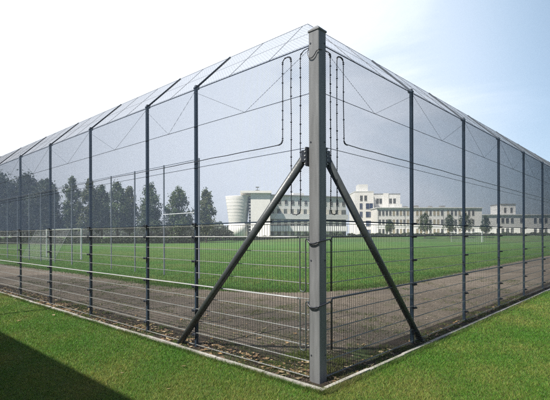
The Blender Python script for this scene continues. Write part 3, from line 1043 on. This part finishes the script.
# end block with round tower
rz = YAW + .06
p0 = (-92.65, 86.8)
E_ = tag(empty('tower_building', (p0[0], p0[1], GZ), rz), 'bright white end block with rounded drum tower and slab roof', 'building', 'school buildings')
MB().box((3.5, 6, 6.7), (6.0, 12, 13.4)).build('wall', M['plaster'], E_)
MB().box((2.1, 5.6, 13.75), (9.6, 13, .7)).build('roof', M['plaster'], E_)
dr = MB().lathe([(2.95, -.3), (2.95, 4.2), (2.85, 4.25), (2.95, 4.6), (3.4, 8.5), (3.92, 12.4), (3.92, 12.6)], 48, (-3.5, 3.2, 0))
d_ = dr.build('drum', M['plaster'], E_, True)
j = MB()
for k in range(1, 8):
    z = 4.6 + k * 1.0
    rd = 2.95 + (3.92 - 2.95) * (z - 4.6) / 7.8 + .03
    j.lathe([(rd - .04, z), (rd, z + .01), (rd, z + .05), (rd - .04, z + .06)], 48, (-3.5, 3.2, 0), cap=False)
j.build('joint_band', M['plaster2'], d_)
sg = MB().box((0.2, 1.2, 6.9), (.6, 1.2, 11.2)).build('stair_glazing', M['glass'], E_)
tr = MB()
for k in range(12):
    tr.box((.2, .58, 1.6 + k * .95), (.6, .06, .16))
tr.build('transom', M['plaster2'], sg)
an = MB().box((2.6, 2, 14.35), (1.2, .9, .5)).bar((2.6, 2, 14.5), (2.6, 2, 15.4), .08, 6).box((2.6, 2, 15.45), (1.1, .3, .35))
an.build('roof_vent', M['recess'], E_)

# taller block
p0 = pt((355 - 275) / 428.5, 160)
B_ = tag(empty('tower_block', (p0[0], p0[1], GZ), YAW), 'tallest cream block of five storeys with dark blue corner windows', 'building', 'school buildings')
MB().box((3.5, 6, 8.25), (7.0, 12, 16.5)).build('wall', M['plaster'], B_)
MB().box((3.5, 6, 16.65), (7.2, 12.2, .3)).build('roof', M['plaster2'], B_)
MB().box((3.6, 5, 18.2), (3.6, 5, 2.8)).build('stair_head', M['plaster2'], B_)
sw = MB().box((12.5, 9.5, 8.0), (11.2, 11, 16.0)).build('side_wing', M['plaster2'], B_)
MB().box((12.5, 9.5, 16.1), (11.4, 11.2, .25)).build('wing_roof', M['roof'], B_)
MB().box((12.6, 3.9, 8.2), (2.0, .3, 16.3)).build('pilaster', M['plaster'], B_)
wn = window_proto(B_, .9, 1.9, M['glass'])
place(wn, B_, [(2.4, 0, 13.2), (4.0, 0, 13.2), (9.4, 4, 12.4), (10.6, 4, 12.4), (14.4, 4, 12.4), (15.9, 4, 12.4), (16.9, 4, 6.6), (15.6, 4, 6.6)])
wn = window_proto(B_, 1.0, 2.1, M['blueglass'])
place(wn, B_, [(2.3, 0, z) for z in (.3, 3.6, 7.0, 10.1)] )
wn = window_proto(B_, 2.6, 2.1, M['blueglass'])
place(wn, B_, [(5.4, 0, z) for z in (.3, 3.6, 7.0, 10.1)] + [(7.0, 2.0, z, math.pi / 2) for z in (.3, 3.6, 7.0, 10.1)])

# long low building, three storeys
p0, p1 = pt((377 - 275) / 428.5, 152), pt((482 - 275) / 428.5, 154)
rz, L = frame_of(p0, p1)
C_ = tag(empty('long_building', (p0[0], p0[1], GZ), rz), 'long low cream building of three storeys with rows of narrow windows', 'building', 'school buildings')
MB().box((L / 2, 6, 4.95), (L, 12, 9.9)).build('wall', M['plaster'], C_)
MB().box((L / 2, 5.8, 10.05), (L + .5, 12.7, .3)).build('roof', M['plaster2'], C_)
xs = [1.0 + i * 1.27 for i in range(9)] + [14.6, 15.9] + [18.0 + i * 1.4 for i in range(5)] + [25.8 + i * 1.4 for i in range(4)] + [32.0, 33.5, 35.0]
for z in (.75, 4.1, 7.35):
    wn = window_proto(C_, .72, 1.75, M['glass'])
    ba = MB().box((0, -.004, 1.75 / 2), (.72, .012, 1.75)).build('pane', M['blind'], None)
    bd = ba.data; bpy.data.objects.remove(ba)
    place(wn, C_, [(x, 0, z) for x in xs if x < L - .7], bd, .45)
MB().box((L / 2, -.04, 3.35), (L, .08, .22)).build('string_course', M['plaster2'], C_)
MB().box((L * .22, 4, 10.9), (3, 3, 1.4)).build('roof_box', M['plaster2'], C_)

LC = L
# right wing, two storeys with a raised block
p0, p1 = pt((481.5 - 275) / 428.5, 154.5), pt((562 - 275) / 428.5, 156)
rz, L = frame_of(p0, p1)
for fx, sx_, hz_ in ((.40, 1.2, .7), (.52, 2.2, 1.0), (.71, 1.0, .8), (.86, 1.6, .9)):
    MB().box((L * fx, 5, 10.2 + hz_ / 2), (sx_, 1.6, hz_)).build('roof_box', M['roof'], C_)
for fx in (.015, .335, .60, .80, .985):
    MB().bar((L * fx, -.08, .1), (L * fx, -.08, 9.8), .06, 6).build('downpipe', M['roof'], C_)
D_ = tag(empty('wing_building', (p0[0], p0[1], GZ), rz), 'pale two storey wing at the right with a raised block on its roof', 'building', 'school buildings')
MB().box((L / 2, 6, 3.7), (L, 12, 7.4)).build('wall', M['plaster'], D_)
MB().box((L / 2, 5.8, 7.55), (L + .3, 12.6, .3)).build('roof', M['plaster2'], D_)
MB().box((11.8, 6.5, 9.6), (5.6, 7, 3.9)).build('raised_block', M['plaster2'], D_)
MB().box((11.8, 6.4, 11.65), (6.0, 7.4, .2)).build('block_roof', M['roof'], D_)
wn = window_proto(D_, 1.0, 1.7, M['glass'])
place(wn, D_, [(x, 0, z) for z in (1.0, 4.6) for x in (1.6, 6.1, 7.9, 9.6, 11.4, 14.9, 20, 22, 24)])
wn = window_proto(D_, .8, 1.9, M['glass'])
place(wn, D_, [(10.6, 3.0, 8.4), (13.0, 3.0, 8.4)])

# ------------------------------------------------------------------ house on the near side of the lawn (throws the shadow on the grass at lower left)
hx0, hx1, hy0, hy1, hh = -16.0, .6, -15.0, -6.45, 6.0
H_ = tag(empty('clubhouse', ((hx0 + hx1) / 2, hy1, 0)), 'flat roofed brick clubhouse on the near lawn', 'building')
off = Vector(((hx0 + hx1) / 2, hy1, 0))
MB().box(((hx0 + hx1) / 2, (hy0 + hy1) / 2, 2.9), (hx1 - hx0, hy1 - hy0, 5.8)).build('wall', M['brick'], H_, off=off)
MB().box(((hx0 + hx1) / 2, (hy0 + hy1) / 2, 5.9), (hx1 - hx0 + .2, hy1 - hy0 + .1, .2)).build('roof', M['roof'], H_, off=off)
MB().bar((-8.85, -7.1, 6.0), (-8.85, -7.1, 10.2), .055, 10).build('flue', M['galv'], H_, off=off)
fr = MB()
for x in (-14, -11, -8, -5, -2):
    for z in (1.6, 4.2):
        fr.v and None
        wf = MB().box((x, hy1 + .03, z), (1.5, .06, 1.4)).build('window', M['wframe'], H_, off=off)
        MB().box((x, hy1 + .045, z), (1.3, .06, 1.2)).build('pane', M['glass'], wf, off=off)

# ------------------------------------------------------------------ thin summer haze
hz = MB().box((0, 0, 16), (4400, 4400, 37.0)).build('haze', None)
hm = bpy.data.materials.new('haze_air'); hm.use_nodes = True
hn = hm.node_tree
hn.nodes.remove(hn.nodes['Principled BSDF'])
pv = hn.nodes.new('ShaderNodeVolumePrincipled')
pv.inputs['Color'].default_value = (.86, .92, 1., 1)
pv.inputs['Density'].default_value = .0008
pv.inputs['Anisotropy'].default_value = .2
hn.links.new(pv.outputs[0], hn.nodes['Material Output'].inputs['Volume'])
hz.data.materials.append(hm)
tag(hz, 'thin pale haze over the pitch and the far buildings', None, None, 'stuff')
